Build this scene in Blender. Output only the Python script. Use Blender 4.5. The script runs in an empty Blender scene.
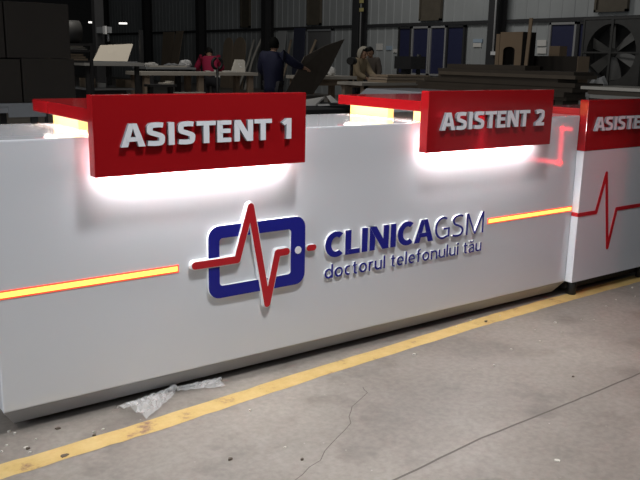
import bpy, bmesh, math, random
from mathutils import Vector, Matrix, Quaternion
random.seed(7)
S = bpy.context.scene
C = S.collection
PI = math.pi

# ------------------------------------------------------------------ camera
F_PX = 781.734
YAW, PITCH, ROLL = math.radians(53.7418), math.radians(-13.1122), math.radians(1.1196)
CAM = Vector((0.0, -2.70294, 1.33524))
FW = Vector((math.cos(YAW)*math.cos(PITCH), math.sin(YAW)*math.cos(PITCH), math.sin(PITCH)))
_r = Vector((math.sin(YAW), -math.cos(YAW), 0)); _u = _r.cross(FW)
RT = _r*math.cos(ROLL) + _u*math.sin(ROLL)
UP = -_r*math.sin(ROLL) + _u*math.cos(ROLL)
cam = bpy.data.cameras.new('camera'); cam.sensor_width = 36; cam.lens = 36*F_PX/640; cam.clip_end = 300
co = bpy.data.objects.new('camera', cam); C.objects.link(co)
co.matrix_world = Matrix(((RT.x, UP.x, -FW.x, CAM.x), (RT.y, UP.y, -FW.y, CAM.y), (RT.z, UP.z, -FW.z, CAM.z), (0, 0, 0, 1)))
S.camera = co

def on(u, v, ax, val):
    """surveyed point: where the sight line (u, v) meets the plane axis = val"""
    r = FW + RT*((u-320)/F_PX) + UP*((240-v)/F_PX)
    return CAM + r*((val-CAM[ax])/r[ax])
def at(u, v, k):
    return CAM + (FW + RT*((u-320)/F_PX) + UP*((240-v)/F_PX))*k

# ------------------------------------------------------------------ materials
MATS = {}
def mat(name, rgb, rough=.6, metal=0., var=0., scale=6., bump=0., spec=.5, coat=0., stretch=None):
    if name in MATS: return MATS[name]
    m = bpy.data.materials.new(name); m.use_nodes = True; MATS[name] = m
    nt = m.node_tree; b = nt.nodes['Principled BSDF']
    b.inputs['Base Color'].default_value = (*rgb, 1); b.inputs['Roughness'].default_value = rough
    b.inputs['Metallic'].default_value = metal; b.inputs['Specular IOR Level'].default_value = spec
    b.inputs['Coat Weight'].default_value = coat; b.inputs['Coat Roughness'].default_value = .05
    if var or bump:
        tc = nt.nodes.new('ShaderNodeTexCoord'); mp = nt.nodes.new('ShaderNodeMapping')
        if stretch: mp.inputs['Scale'].default_value = stretch
        nz = nt.nodes.new('ShaderNodeTexNoise'); nz.inputs['Scale'].default_value = scale; nz.inputs['Detail'].default_value = 5
        nt.links.new(tc.outputs['Object'], mp.inputs[0]); nt.links.new(mp.outputs[0], nz.inputs['Vector'])
        if var:
            mx = nt.nodes.new('ShaderNodeMix'); mx.data_type = 'RGBA'
            mx.inputs[6].default_value = (*[c*(1-var) for c in rgb], 1); mx.inputs[7].default_value = (*[min(1, c*(1+var)) for c in rgb], 1)
            nt.links.new(nz.outputs['Fac'], mx.inputs[0]); nt.links.new(mx.outputs[2], b.inputs['Base Color'])
        if bump:
            bp = nt.nodes.new('ShaderNodeBump'); bp.inputs['Strength'].default_value = bump; bp.inputs['Distance'].default_value = .01
            nt.links.new(nz.outputs['Fac'], bp.inputs['Height']); nt.links.new(bp.outputs[0], b.inputs['Normal'])
    return m
def emit(name, rgb, strength):
    m = bpy.data.materials.new(name); m.use_nodes = True; MATS[name] = m
    nt = m.node_tree; b = nt.nodes['Principled BSDF']
    b.inputs['Base Color'].default_value = (*rgb, 1); b.inputs['Emission Color'].default_value = (*rgb, 1)
    b.inputs['Emission Strength'].default_value = strength
    return m

WHITE = mat('white_lacquer', (.68, .70, .735), .085, spec=.55, coat=.4)
WHITE_SIDE = mat('white_acrylic', (.86, .86, .87), .35)
RED = mat('red_lacquer', (.33, .007, .010), .12, spec=.5, coat=.25)
REDLINE = mat('red_acrylic', (.50, .012, .02), .3)
BLUE = mat('blue_acrylic', (.012, .015, .25), .35, spec=.35)
LETTER = mat('letter_white', (.80, .82, .86), .45)
LETTER_SIDE = mat('letter_side_grey', (.30, .31, .34), .5)
BLACK = mat('black_board', (.012, .012, .013), .6)
CORE = emit('lamp_amber', (1., .62, .12), 1.45)
EDGE = emit('lamp_red_edge', (1., .07, .03), .95)
POST = emit('lamp_warm', (1., .55, .17), 1.6)
LEDU = emit('lamp_under_shelf', (1., .88, .80), 26.)
POST.node_tree.nodes['Principled BSDF'].inputs['Base Color'].default_value = (.30, .20, .08, 1)
LEDW = emit('lamp_white_strip', (1., .97, .97), 85.)
DARKWOOD = mat('dark_board', (.085, .068, .052), .6, var=.25, scale=3)
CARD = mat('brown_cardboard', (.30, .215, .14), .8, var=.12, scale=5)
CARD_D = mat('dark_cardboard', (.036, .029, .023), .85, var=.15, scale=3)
PLY = mat('plywood', (.36, .28, .20), .7, var=.18, scale=4, stretch=(1, 1, .2))
PALEBOARD = mat('pale_board', (.55, .52, .46), .7, var=.1)
BENCHTOP = mat('bench_top', (.46, .43, .38), .7, var=.15)
BENCHLEG = mat('bench_wood', (.26, .20, .15), .75, var=.2)
STEEL = mat('dark_steel', (.035, .035, .037), .6, var=.2)
GREYSTEEL = mat('grey_steel', (.30, .31, .32), .5, var=.15)
GREYLAM = mat('grey_laminate', (.33, .34, .355), .5, var=.08)
PAPER = mat('paper', (.75, .73, .69), .8)
BLUEPANE = mat('blue_film', (.030, .034, .085), .45, var=.15)
BROWNPANE = mat('brown_panel', (.115, .098, .072), .7, var=.3, scale=5)
FRAME = mat('window_frame', (.34, .34, .34), .6)
PLASTIC = mat('white_plastic', (.78, .78, .78), .4)

# ------------------------------------------------------------------ mesh helpers
def link(name, me, parent=None, base=None):
    """link a mesh written in world coordinates as ONE object with its origin at its base"""
    o = bpy.data.objects.new(name, me)
    C.objects.link(o)
    vs = [v.co for v in me.vertices]
    lo = Vector([min(v[i] for v in vs) for i in range(3)]); hi = Vector([max(v[i] for v in vs) for i in range(3)])
    b = Vector(base) if base is not None else Vector(((lo.x+hi.x)/2, (lo.y+hi.y)/2, lo.z))
    me.transform(Matrix.Translation(-b))
    pw = Vector((0, 0, 0)); p = parent
    while p is not None: pw += Vector(p.location); p = p.parent
    o.location = b - pw
    if parent: o.parent = parent
    return o
class MB:
    def __init__(s): s.bm = bmesh.new(); s.mi = 0
    def face(s, pts):
        vs = [s.bm.verts.new(p) for p in pts]; f = s.bm.faces.new(vs); f.material_index = s.mi; return f
    def hexa(s, p):
        """8 points: bottom ring then top ring"""
        v = [s.bm.verts.new(q) for q in p]
        for q in ((3, 2, 1, 0), (4, 5, 6, 7), (0, 1, 5, 4), (1, 2, 6, 5), (2, 3, 7, 6), (3, 0, 4, 7)):
            f = s.bm.faces.new([v[i] for i in q]); f.material_index = s.mi
        return s
    def box(s, x0, x1, y0, y1, z0, z1):
        x0, x1 = sorted((x0, x1)); y0, y1 = sorted((y0, y1)); z0, z1 = sorted((z0, z1))
        return s.hexa([(x0, y0, z0), (x1, y0, z0), (x1, y1, z0), (x0, y1, z0), (x0, y0, z1), (x1, y0, z1), (x1, y1, z1), (x0, y1, z1)])
    def prism(s, ring, d):
        """extrude a planar polygon (3D points) by the vector d"""
        d = Vector(d); a = [s.bm.verts.new(p) for p in ring]; b = [s.bm.verts.new(Vector(p)+d) for p in ring]; n = len(ring)
        for f in ([s.bm.faces.new(list(reversed(a))), s.bm.faces.new(b)] + [s.bm.faces.new((a[i], a[(i+1) % n], b[(i+1) % n], b[i])) for i in range(n)]):
            f.material_index = s.mi
        return s
    def tube(s, pts, r, n=8, cap=True):
        pts = [Vector(p) for p in pts]; rs = r if isinstance(r, (list, tuple)) else [r]*len(pts)
        t0 = (pts[1]-pts[0]).normalized(); ref = Vector((0, 0, 1)) if abs(t0.z) < .9 else Vector((1, 0, 0))
        rings = []
        for i, p in enumerate(pts):
            t = (pts[min(i+1, len(pts)-1)]-pts[max(i-1, 0)]).normalized()
            a = t.cross(ref).normalized(); b = t.cross(a)
            rings.append([s.bm.verts.new(p+(a*math.cos(2*PI*j/n)+b*math.sin(2*PI*j/n))*rs[i]) for j in range(n)])
        for i in range(len(rings)-1):
            for j in range(n):
                f = s.bm.faces.new((rings[i][j], rings[i][(j+1) % n], rings[i+1][(j+1) % n], rings[i+1][j])); f.smooth = True; f.material_index = s.mi
        if cap:
            for rg in (rings[0], rings[-1]):
                f = s.bm.faces.new(rg); f.material_index = s.mi
        return s
    def ball(s, c, r, sx=1, sy=1, sz=1, n=10):
        g = bmesh.ops.create_uvsphere(s.bm, u_segments=n, v_segments=max(5, n//2+1), radius=r)
        for v in g['verts']: v.co = Vector((v.co.x*sx, v.co.y*sy, v.co.z*sz))+Vector(c)
        for f in {f for v in g['verts'] for f in v.link_faces}: f.smooth = True; f.material_index = s.mi
        return s
    def build(s, name, m, parent=None, bevel=0., base=None, seg=2):
        bmesh.ops.recalc_face_normals(s.bm, faces=s.bm.faces[:])
        if bevel:
            bmesh.ops.bevel(s.bm, geom=s.bm.edges[:], offset=bevel, segments=seg, profile=.6, affect='EDGES', clamp_overlap=True)
        me = bpy.data.meshes.new(name); s.bm.to_mesh(me); s.bm.free()
        for q in (m if isinstance(m, (list, tuple)) else [m]): me.materials.append(q)
        return link(name, me, parent, base)
def tag(o, label=None, cat=None, group=None, kind=None):
    if label: o['label'] = label
    if cat: o['category'] = cat
    if group: o['group'] = group
    if kind: o['kind'] = kind
    return o
def thing(name, label, cat, loc, group=None):
    o = bpy.data.objects.new(name, None); o.empty_display_size = .1; C.objects.link(o); o.location = loc
    return tag(o, label, cat, group)
def struct(o): o['kind'] = 'structure'; return o
def dup_tree(o, loc, label=None, parent=None):
    c = o.copy(); C.objects.link(c); c.location = loc
    if label: c['label'] = label
    if parent: c.parent = parent
    for ch in o.children: dup_tree(ch, ch.location.copy(), None, c)
    return c

# ------------------------------------------------------------------ flat signwork: strokes, glyphs
def arc(cx, cy, rx, ry, a0, a1, n=14):
    return [(cx+rx*math.cos(math.radians(a0+(a1-a0)*i/n)), cy+ry*math.sin(math.radians(a0+(a1-a0)*i/n))) for i in range(n+1)]
def smooth(pts, n=6):
    out = []; P = [pts[0]]+list(pts)+[pts[-1]]
    for i in range(1, len(P)-2):
        p0, p1, p2, p3 = P[i-1:i+3]
        for j in range(n):
            t = j/n
            out.append(tuple(.5*(2*p1[k]+(p2[k]-p0[k])*t+(2*p0[k]-5*p1[k]+4*p2[k]-p3[k])*t*t+(3*p1[k]-p0[k]-3*p2[k]+p3[k])*t**3) for k in (0, 1)))
    return out+[tuple(pts[-1])]
def stroke(path, w):
    """outline strip of a path: list of (left, right) pairs with mitred joins and butt ends"""
    n = len(path); prs = []
    for i in range(n):
        d0 = d1 = None
        if i > 0: d0 = (Vector(path[i])-Vector(path[i-1])).normalized()
        if i < n-1: d1 = (Vector(path[i+1])-Vector(path[i])).normalized()
        d0 = d0 or d1; d1 = d1 or d0
        n0 = Vector((-d0.y, d0.x)); n1 = Vector((-d1.y, d1.x)); m = (n0+n1)
        m = m.normalized() if m.length > 1e-6 else n0
        L = w/2/max(.35, m.dot(n0))
        p = Vector(path[i]); prs.append((p+m*L, p-m*L))
    return prs
def add_strip(mb, prs, y0, th, tx):
    """a strip of quads raised th in front (-y) of the plane y0; tx maps 2D to (x, z)"""
    def P(q, d): x, z = tx(q); return (x, y0-d, z)
    bm = mb.bm; A = [(bm.verts.new(P(a, th)), bm.verts.new(P(b, th)), bm.verts.new(P(a, 0)), bm.verts.new(P(b, 0))) for a, b in prs]
    for i in range(len(A)-1):
        a, b = A[i], A[i+1]
        f = bm.faces.new((a[0], a[1], b[1], b[0])); f.material_index = 0
        for q in ((a[0], b[0], b[2], a[2]), (b[1], a[1], a[3], b[3])):
            g = bm.faces.new(q); g.material_index = 1
    for e in (A[0], A[-1]):
        g = bm.faces.new((e[0], e[1], e[3], e[2])); g.material_index = 1
def add_poly(mb, poly, y0, th, tx):
    def P(q, d): x, z = tx(q); return (x, y0-d, z)
    bm = mb.bm; a = [bm.verts.new(P(q, th)) for q in poly]; b = [bm.verts.new(P(q, 0)) for q in poly]; n = len(poly)
    f = bm.faces.new(a); f.material_index = 0
    for i in range(n):
        g = bm.faces.new((a[i], a[(i+1) % n], b[(i+1) % n], b[i])); g.material_index = 1

def glyph(ch, b, h=None):
    """(width, [('s', path, w) | ('p', polygon)]); cap height 1, stem width b"""
    h = h or b*.86; q = b/2; xh = .735
    R = lambda x0, y0, x1, y1: ('p', [(x0, y0), (x1, y0), (x1, y1), (x0, y1)])
    if ch == 'A':
        W = .70+b*.75; a = b*1.08; t = b*.62
        zb = .23; zt = zb+h*.95
        def xe(z): return a*.98+(W/2-a*.98)*z*(1.0)
        return W, [('p', [(0, 0), (a, 0), (W/2+t*.35, 1), (W/2-t, 1)]), ('p', [(W-a, 0), (W, 0), (W/2+t, 1), (W/2-t*.35, 1)]), R(W*.22, zb, W*.78, zt)]
    if ch in 'SG53'[:1]:
        W = .50+b*.75; m = h/2
        p = smooth([(W*.90, .93-m*.4), (W*.70, 1-m*.95), (W*.48, 1-m), (W*.24, .945-m*.7), (q*1.03, .77-m*.1), (W*.20, .60), (W*.5, .51), (W*.80, .41), (W-q*1.03, .25+m*.1), (W*.76, .06+m*.7), (W*.48, m), (W*.24, .01+m), (W*.05, .065+m*.6)])
        return W, [('s', p, b*.95)]
    if ch == 'I': return b, [R(0, 0, b, 1)]
    if ch == 'T':
        W = .56+b*.9; return W, [R(0, 1-h, W, 1), R(W/2-q, 0, W/2+q, 1-h*.5)]
    if ch == 'E':
        W = .46+b*.5; return W, [R(0, 0, b, 1), R(b*.5, 0, W, h), R(b*.5, .5-h/2+.02, W*.94, .5+h/2+.02), R(b*.5, 1-h, W, 1)]
    if ch == 'L':
        W = .44+b*.6; return W, [R(0, 0, b, 1), R(b*.5, 0, W, h)]
    if ch == 'N':
        W = .60+b*.85; d = b*.35
        return W, [R(0, 0, b, 1), R(W-b, 0, W, 1), ('p', [(0, 1), (b*1.15, 1), (W, 0), (W-b*1.15, 0)])]
    if ch == 'M':
        W = .80+b*1.1; d = b*.9
        return W, [R(0, 0, b*.93, 1), R(W-b*.93, 0, W, 1), ('p', [(0, 1), (d*1.2, 1), (W/2+d*.5, 0), (W/2-d*.5, 0)]), ('p', [(W-d*1.2, 1), (W, 1), (W/2+d*.5, 0), (W/2-d*.5, 0)])]
    if ch == 'C':
        W = .58+b*.45; rx = W*.60-q; m = h/2
        return W, [('s', arc(q+rx, .5, rx*1.02, .5-m*.9, 52, 308, 24), b*.97)]
    if ch == 'G':
        W = .66+b*.5; rx = W*.53-q; m = h/2
        return W, [('s', arc(q+rx, .5, rx*1.04, .5-m*.9, 58, 298, 24)+[(W-q, .1+m*.4)], b*.97), R(W-b, .07, W, .5), R(W*.55, .5-h, W, .5)]
    if ch == '1':
        W = .36+b*.3; return W, [R(W-b, 0, W, 1), ('p', [(W-b*.5, 1), (W-b*1.0, 1), (0, .80), (b*.55, .66), (W-b*.5, .86)])]
    if ch == '2':
        W = .50+b*.6; m = h/2
        return W, [('s', smooth([(W*.06, .86-m*.3), (W*.25, .965-m), (W*.5, 1-m), (W*.78, .93-m*.8), (W-q*1.1, .74), (W*.80, .52), (W*.5, .27), (q*.9, h*.6)]), b*.97), R(0, 0, W, h)]
    if ch == '3':
        W = .50+b*.6; m = h/2
        return W, [('s', smooth([(W*.06, .90-m*.4), (W*.28, .99-m), (W*.5, 1-m), (W*.78, .93-m*.7), (W-q*1.15, .76), (W*.76, .58), (W*.38, .525)]), b*.95),
                   ('s', smooth([(W*.38, .525), (W*.80, .47), (W-q, .28), (W*.80, .07+m*.6), (W*.46, m), (W*.2, .01+m), (W*.03, .06+m*.7)]), b*.95)]
    ry = xh/2-h/2
    if ch == 'o':
        W = .56+b*.5; rx = W/2-q; return W, [('s', arc(W/2, xh/2, rx, ry, 0, 360, 24), b)]
    if ch == 'c':
        W = .44+b*.4; rx = W*.56-q; return W, [('s', arc(q+rx, xh/2, rx, ry, 60, 300, 18), b)]
    if ch == 'd':
        W = .55+b*.5; rx = W/2-q; return W, [('s', arc(W/2, xh/2, rx, ry, 20, 340, 22), b), R(W-b, 0, W, 1.05)]
    if ch == 'e':
        W = .52+b*.5; rx = W/2-q; return W, [('s', arc(W/2, xh/2, rx, ry, 0, 312, 22), b), R(b*.5, xh/2-h*.45, W-b*.1, xh/2+h*.45)]
    if ch == 'a':
        W = .46+b*.6; return W, [R(W-b, 0, W, xh*.68), ('s', smooth([(W*.10, xh-h*.95), (W*.42, xh-h*.5), (W*.76, xh-h*.75), (W-q, xh*.66)]), b*.92), ('s', smooth([(W-q, xh*.50), (W*.55, xh*.55), (q*1.2, xh*.42), (q, xh*.24), (W*.20, h*.55), (W*.45, h*.45), (W*.75, xh*.15), (W-q, xh*.30)]), b*.88)]
    if ch == 'ă':
        W, g = glyph('a', b, h); return W, g+[('s', arc(W/2, 1.04, W*.30, .14, 188, 352, 12), b*.72)]
    if ch == 't':
        W = .30+b*.4; return W, [('s', [(W*.42, .93), (W*.42, .20)]+arc(W*.42+.14, .17, .14, .17-h*.45, 180, 285, 8), b), R(0, xh-h, W, xh)]
    if ch == 'f':
        W = .32+b*.4; return W, [('s', [(W*.38, 0), (W*.38, .85)]+arc(W*.38+.15, .86, .15, .19-h*.45, 180, 75, 8), b), R(-.02, xh-h, W*.9, xh)]
    if ch == 'r':
        W = .30+b*.4; return W, [R(0, 0, b, xh), ('s', smooth([(q, xh*.55), (W*.42, xh*.88), (W*.72, xh-h*.5), (W, xh-h*.52)]), b*.95)]
    if ch == 'u':
        W = .50+b*.6; return W, [('s', [(q, xh), (q, xh*.36)]+arc(W/2, xh*.36, W/2-q, xh*.36-h/2, 180, 320, 12), b), R(W-b, 0, W, xh)]
    if ch == 'n':
        W = .50+b*.6; return W, [R(0, 0, b, xh), ('s', arc(W/2, xh*.62, W/2-q, xh*.38-h/2, 150, 0, 12)+[(W-q, 0)], b)]
    if ch == 'l': return b, [R(0, 0, b, 1.05)]
    if ch == 'i': return b*1.1, [R(.05*b, 0, 1.05*b, xh), ('p', [(b*.55+b*.66*math.cos(t*PI/4), .95+b*.66*math.sin(t*PI/4)) for t in range(8)])]
    raise KeyError(ch)
def write(text, xa, xb, z0, cap, y0, th, b, gap, mats, parent, space=.27, word=None):
    """raised letters, each a mesh of its own, spread between xa and xb on the plane y0"""
    lay = []; x = 0
    prev = ''
    for ch in text:
        if ch == ' ': x += space; prev = ch; continue
        W, pcs = glyph(ch, b)
        if ch in 'AT' or prev in ('A', 'T'): x -= gap*.55
        lay.append((ch, x, pcs)); x += W+gap; prev = ch
    tot = x-gap; sx = (xb-xa)/tot
    for ch, x, pcs in lay:
        mb = MB(); tx = lambda q, x=x: (xa+(x+q[0])*sx, z0+q[1]*cap)
        for k, p in enumerate(pcs):
            if p[0] == 'p': add_poly(mb, p[1], y0, th+k*.0004, tx)
            else: add_strip(mb, stroke(p[1], p[2]), y0, th+k*.0004, tx)
        mb.build('letter', mats, parent)

# ================================================================== SETTING
def floor_material():
    m = bpy.data.materials.new('worn_concrete'); m.use_nodes = True; nt = m.node_tree; b = nt.nodes['Principled BSDF']; L = nt.links.new
    tc = nt.nodes.new('ShaderNodeTexCoord')
    def noise(sc, det=6, rough=.6):
        n = nt.nodes.new('ShaderNodeTexNoise'); n.inputs['Scale'].default_value = sc; n.inputs['Detail'].default_value = det; n.inputs['Roughness'].default_value = rough
        L(tc.outputs['Object'], n.inputs['Vector']); return n
    def ramp(src, stops):
        r = nt.nodes.new('ShaderNodeValToRGB'); e = r.color_ramp.elements
        e[0].position, e[0].color = stops[0][0], (*stops[0][1], 1); e[1].position, e[1].color = stops[-1][0], (*stops[-1][1], 1)
        for p, c in stops[1:-1]: k = e.new(p); k.color = (*c, 1)
        L(src, r.inputs[0]); return r
    def mix(a, bb, fac):
        x = nt.nodes.new('ShaderNodeMix'); x.data_type = 'RGBA'
        for s, i in ((a, 6), (bb, 7), (fac, 0)):
            if hasattr(s, 'links'): L(s, x.inputs[i])
            else: x.inputs[i].default_value = (*s, 1) if i else s
        return x.outputs[2]
    big = ramp(noise(.9).outputs[0], [(.3, (.172, .150, .130)), (.5, (.222, .197, .172)), (.72, (.285, .258, .226))])
    grain = ramp(noise(38, 3).outputs[0], [(.35, (.86, .86, .86)), (.65, (1.06, 1.06, 1.06))])
    mm = nt.nodes.new('ShaderNodeMix'); mm.data_type = 'RGBA'; mm.blend_type = 'MULTIPLY'; mm.inputs[0].default_value = 1
    L(big.outputs[0], mm.inputs[6]); L(grain.outputs[0], mm.inputs[7])
    stain = ramp(noise(3.1, 4, .55).outputs[0], [(.54, (0, 0, 0)), (.72, (.50, .50, .50))])
    c = mix(mm.outputs[2], (.062, .05, .044), stain.outputs[0])
    v = nt.nodes.new('ShaderNodeTexVoronoi'); v.inputs['Scale'].default_value = 17; v.inputs['Randomness'].default_value = 1; L(tc.outputs['Object'], v.inputs['Vector'])
    spk = ramp(v.outputs['Distance'], [(.035, (1, 1, 1)), (.07, (0, 0, 0))])
    patch = ramp(noise(1.7, 2).outputs[0], [(.5, (0, 0, 0)), (.62, (.8, .8, .8))])
    mu = nt.nodes.new('ShaderNodeMath'); mu.operation = 'MULTIPLY'; L(spk.outputs[0], mu.inputs[0]); L(patch.outputs[0], mu.inputs[1])
    c = mix(c, (.5, .48, .44), mu.outputs[0])
    L(c, b.inputs['Base Color'])
    rr = ramp(noise(2.2).outputs[0], [(.3, (.42, .42, .42)), (.7, (.62, .62, .62))]); L(rr.outputs[0], b.inputs['Roughness'])
    bp = nt.nodes.new('ShaderNodeBump'); bp.inputs['Strength'].default_value = .12; bp.inputs['Distance'].default_value = .004
    L(noise(24, 6).outputs[0], bp.inputs['Height']); L(bp.outputs[0], b.inputs['Normal'])
    return m
fl = MB().box(-14, 18.3, -12, 46, -.2, 0).build('floor', floor_material(), base=(0, 0, 0)); struct(fl)

def paint_material():
    m = bpy.data.materials.new('worn_yellow_paint'); m.use_nodes = True; nt = m.node_tree; b = nt.nodes['Principled BSDF']; L = nt.links.new
    tc = nt.nodes.new('ShaderNodeTexCoord'); n = nt.nodes.new('ShaderNodeTexNoise'); n.inputs['Scale'].default_value = 9; n.inputs['Detail'].default_value = 8; n.inputs['Roughness'].default_value = .7
    L(tc.outputs['Object'], n.inputs[0]); r = nt.nodes.new('ShaderNodeValToRGB'); e = r.color_ramp.elements
    e[0].position = .33; e[0].color = (.22, .125, .085, 1); e[1].position = .43; e[1].color = (.50, .345, .12, 1)
    k = e.new(.7); k.color = (.60, .44, .19, 1)
    L(n.outputs[0], r.inputs[0]); L(r.outputs[0], b.inputs['Base Color']); b.inputs['Roughness'].default_value = .5
    return m
def band(name, near, far, m, z=.0012, jag=0.):
    """a strip of paint on the floor between two polylines"""
    mb = MB(); n = []; f = []
    def dens(pl):
        out = []
        for a, b2 in zip(pl, pl[1:]):
            for i in range(12): t = i/12; out.append((a[0]+(b2[0]-a[0])*t, a[1]+(b2[1]-a[1])*t))
        return out+[pl[-1]]
    N = [mb.bm.verts.new((x, y+random.uniform(-jag, jag), z)) for x, y in dens(near)]; Fv = [mb.bm.verts.new((x, y+random.uniform(-jag, jag), z)) for x, y in dens(far)]
    for i in range(len(N)-1): mb.bm.faces.new((N[i], N[i+1], Fv[i+1], Fv[i]))
    return struct(mb.build(name, m))
band('trim_1', [(-.9, -.42), (.52, -.285), (1.09, -.251), (1.87, -.178), (2.95, -.110), (3.6, -.085), (4.45, -.07), (6.5, -.01)],
     [(-.9, -.31), (.545, -.188), (1.135, -.153), (1.94, -.083), (3.05, -.008), (3.65, .015), (4.6, .04), (6.5, .11)], paint_material(), jag=.004)
CRACK = mat('crack_dark', (.115, .10, .088), .9)  # dark tone of the floor joint and the crack
def ribbon(name, pts, w, m, z=.001, jit=.006):
    pts = [Vector((*p, 0)) for p in pts]; q = []
    for a, b2 in zip(pts, pts[1:]):
        k = max(2, int((b2-a).length/.05))
        for i in range(k): q.append(a.lerp(b2, i/k)+Vector((random.uniform(-jit, jit), random.uniform(-jit, jit), 0)))
    q.append(pts[-1]); mb = MB(); prs = stroke([(p.x, p.y) for p in q], w)
    A = [(mb.bm.verts.new((*a, z)), mb.bm.verts.new((*b2, z))) for a, b2 in prs]
    for i in range(len(A)-1): mb.bm.faces.new((A[i][0], A[i][1], A[i+1][1], A[i+1][0]))
    return struct(mb.build(name, m))
ribbon('trim_2', [(-.4, -1.07), (1.0, -1.02), (1.573, -.998), (2.02, -.957), (2.48, -.95), (2.9, -.937), (5.2, -.86)], .009, CRACK, jit=.0015)
ribbon('trim_3', [(1.95, -.37), (1.93, -.42), (1.83, -.47), (1.775, -.51), (1.70, -.60), (1.56, -.68), (1.44, -.76), (1.2, -.86)], .003, CRACK)

# back wall: ribbed steel sheet on girts and columns
def back_wall():
    mb = MB(); prof = []; y = -6.
    while y < 46:
        prof += [(18.0, y), (18.0, y+.28), (17.982, y+.30), (17.982, y+.34), (18.0, y+.36)]; y += .40
    A = [(mb.bm.verts.new((x, yy, 0)), mb.bm.verts.new((x, yy, 8))) for x, yy in prof]
    for i in range(len(A)-1): mb.bm.faces.new((A[i][0], A[i+1][0], A[i+1][1], A[i][1]))
    mb.box(18.02, 18.12, -6, 46, 0, 8)
    return struct(mb.build('wall_back', mat('painted_sheet', (.40, .42, .42), .55, var=.18, scale=.9)))
back_wall()
struct(MB().box(-14, 18, 45.6, 46, 0, 8).build('wall_end', mat('dark_sheet', (.10, .10, .10), .7, var=.2)))
COLY = [7.0, 13.08, 19.36, 25.35, 31.15, 37.2, 43.2]
for i, y in enumerate(COLY):
    mb = MB().box(17.50, 17.53, y-.17, y+.17, 0, 8).box(17.87, 17.90, y-.17, y+.17, 0, 8).box(17.53, 17.87, y-.008, y+.008, 0, 8)
    struct(mb.build('trim_%d' % (4+i), STEEL))
struct(MB().box(17.88, 17.96, -6, 46, 2.40, 2.50).build('trim_11', STEEL))

def window(n, u0, u1, vtop, zbot, pane, frame, x=17.9, ztop=None):
    a = on(u0, vtop, 0, x); b = on(u1, vtop, 0, x); ya, yb = a.y, b.y; zt = ztop or (a.z+b.z)/2
    w = .06
    mb = MB()
    for bx in ((yb, ya, zt-w, zt), (yb, ya, zbot, zbot+w), (ya-w, ya, zbot, zt), (yb, yb+w, zbot, zt)): mb.box(x-.05, x+.05, *bx)
    fr = struct(mb.build('window_%d' % n, frame))
    MB().box(x+.0, x+.02, yb+w, ya-w, zbot+w, zt-w).build('pane', pane, fr)
window(1, 399.5, 412.5, 25, .85, BLUEPANE, STEEL, ztop=2.38)
window(2, 413, 430.5, 25, .85, BLUEPANE, FRAME, ztop=2.38)
window(3, 431, 447.5, 25, .85, BLUEPANE, FRAME, ztop=2.38)
window(4, 448, 466, 24, .85, BLUEPANE, STEEL, ztop=2.38)
window(5, 551, 578, 20.5, .85, BLUEPANE, FRAME, ztop=2.38)
window(6, 579.5, 594, 20.5, .75, BLUEPANE, STEEL, ztop=2.38)
window(7, 307, 333, 28, .75, mat('dim_pane', (.16, .16, .16), .6), GREYSTEEL, ztop=2.38)
window(8, 420, 441.5, 10, 2.55, BROWNPANE, BROWNPANE, ztop=4.2)
window(9, 595, 628, 8, 2.6, BROWNPANE, BROWNPANE, ztop=4.2)
window(10, 307.5, 321, 10, 2.55, BROWNPANE, BROWNPANE, ztop=4.4)
window(11, 241, 250, 10, 2.55, BROWNPANE, BROWNPANE, ztop=4.6)

# ================================================================== RECEPTION COUNTER (desks 1 and 2)
X0, X1, YB, HT = .6125, 3.7646, .624, 1.05
desk = thing('reception_counter', 'long white reception counter with two red signs and blue phone logo', 'counter', (2.19, .3, 0))
b_ = .09
MB().prism([(X0, 0, b_), (X0, 0, HT), (X0, YB, HT), (X0, YB, .86), (X0, .30, .86), (X0, .30, b_)], (X1-X0, 0, 0)).build('front_body', WHITE, desk, bevel=.006)
MB().box(X0, X0+.03, .30, 1.15, b_, .86).build('side_panel', WHITE, desk); MB().box(X1-.03, X1, .30, 1.15, b_, .86).build('side_panel', WHITE, desk)
MB().box(X0+.03, X1-.03, .30, 1.15, .70, .73).build('worktop', GREYLAM, desk)
MB().hexa([(X0+.045, .05, .022), (X1-.045, .05, .022), (X1-.045, .9, .022), (X0+.045, .9, .022), (X0+.002, .002, .09), (X1-.002, .002, .09), (X1-.002, .95, .09), (X0+.002, .95, .09)]).build('plinth', mat('plinth_grey', (.36, .37, .39), .45), desk)
for x in (X0+.2, 1.4, 2.2, 3.0, X1-.2):
    for y in (.16, .8):
        MB().tube([(x, y, 0), (x, y, .022)], .03, 10).build('foot', BLACK, desk)
# amber light lines
def light_line(xa, xb, z0=.508, z1=.5385):
    e = MB().box(xa, xb, -.002, .01, z0, z1).build('light_line', EDGE, desk)
    MB().box(xa+.006, xb-.006, -.0035, .0, z0+.0055, z1-.0055).build('glowing_core', CORE, e)
light_line(X0+.001, 1.300); light_line(3.061, 3.7635)
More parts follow.
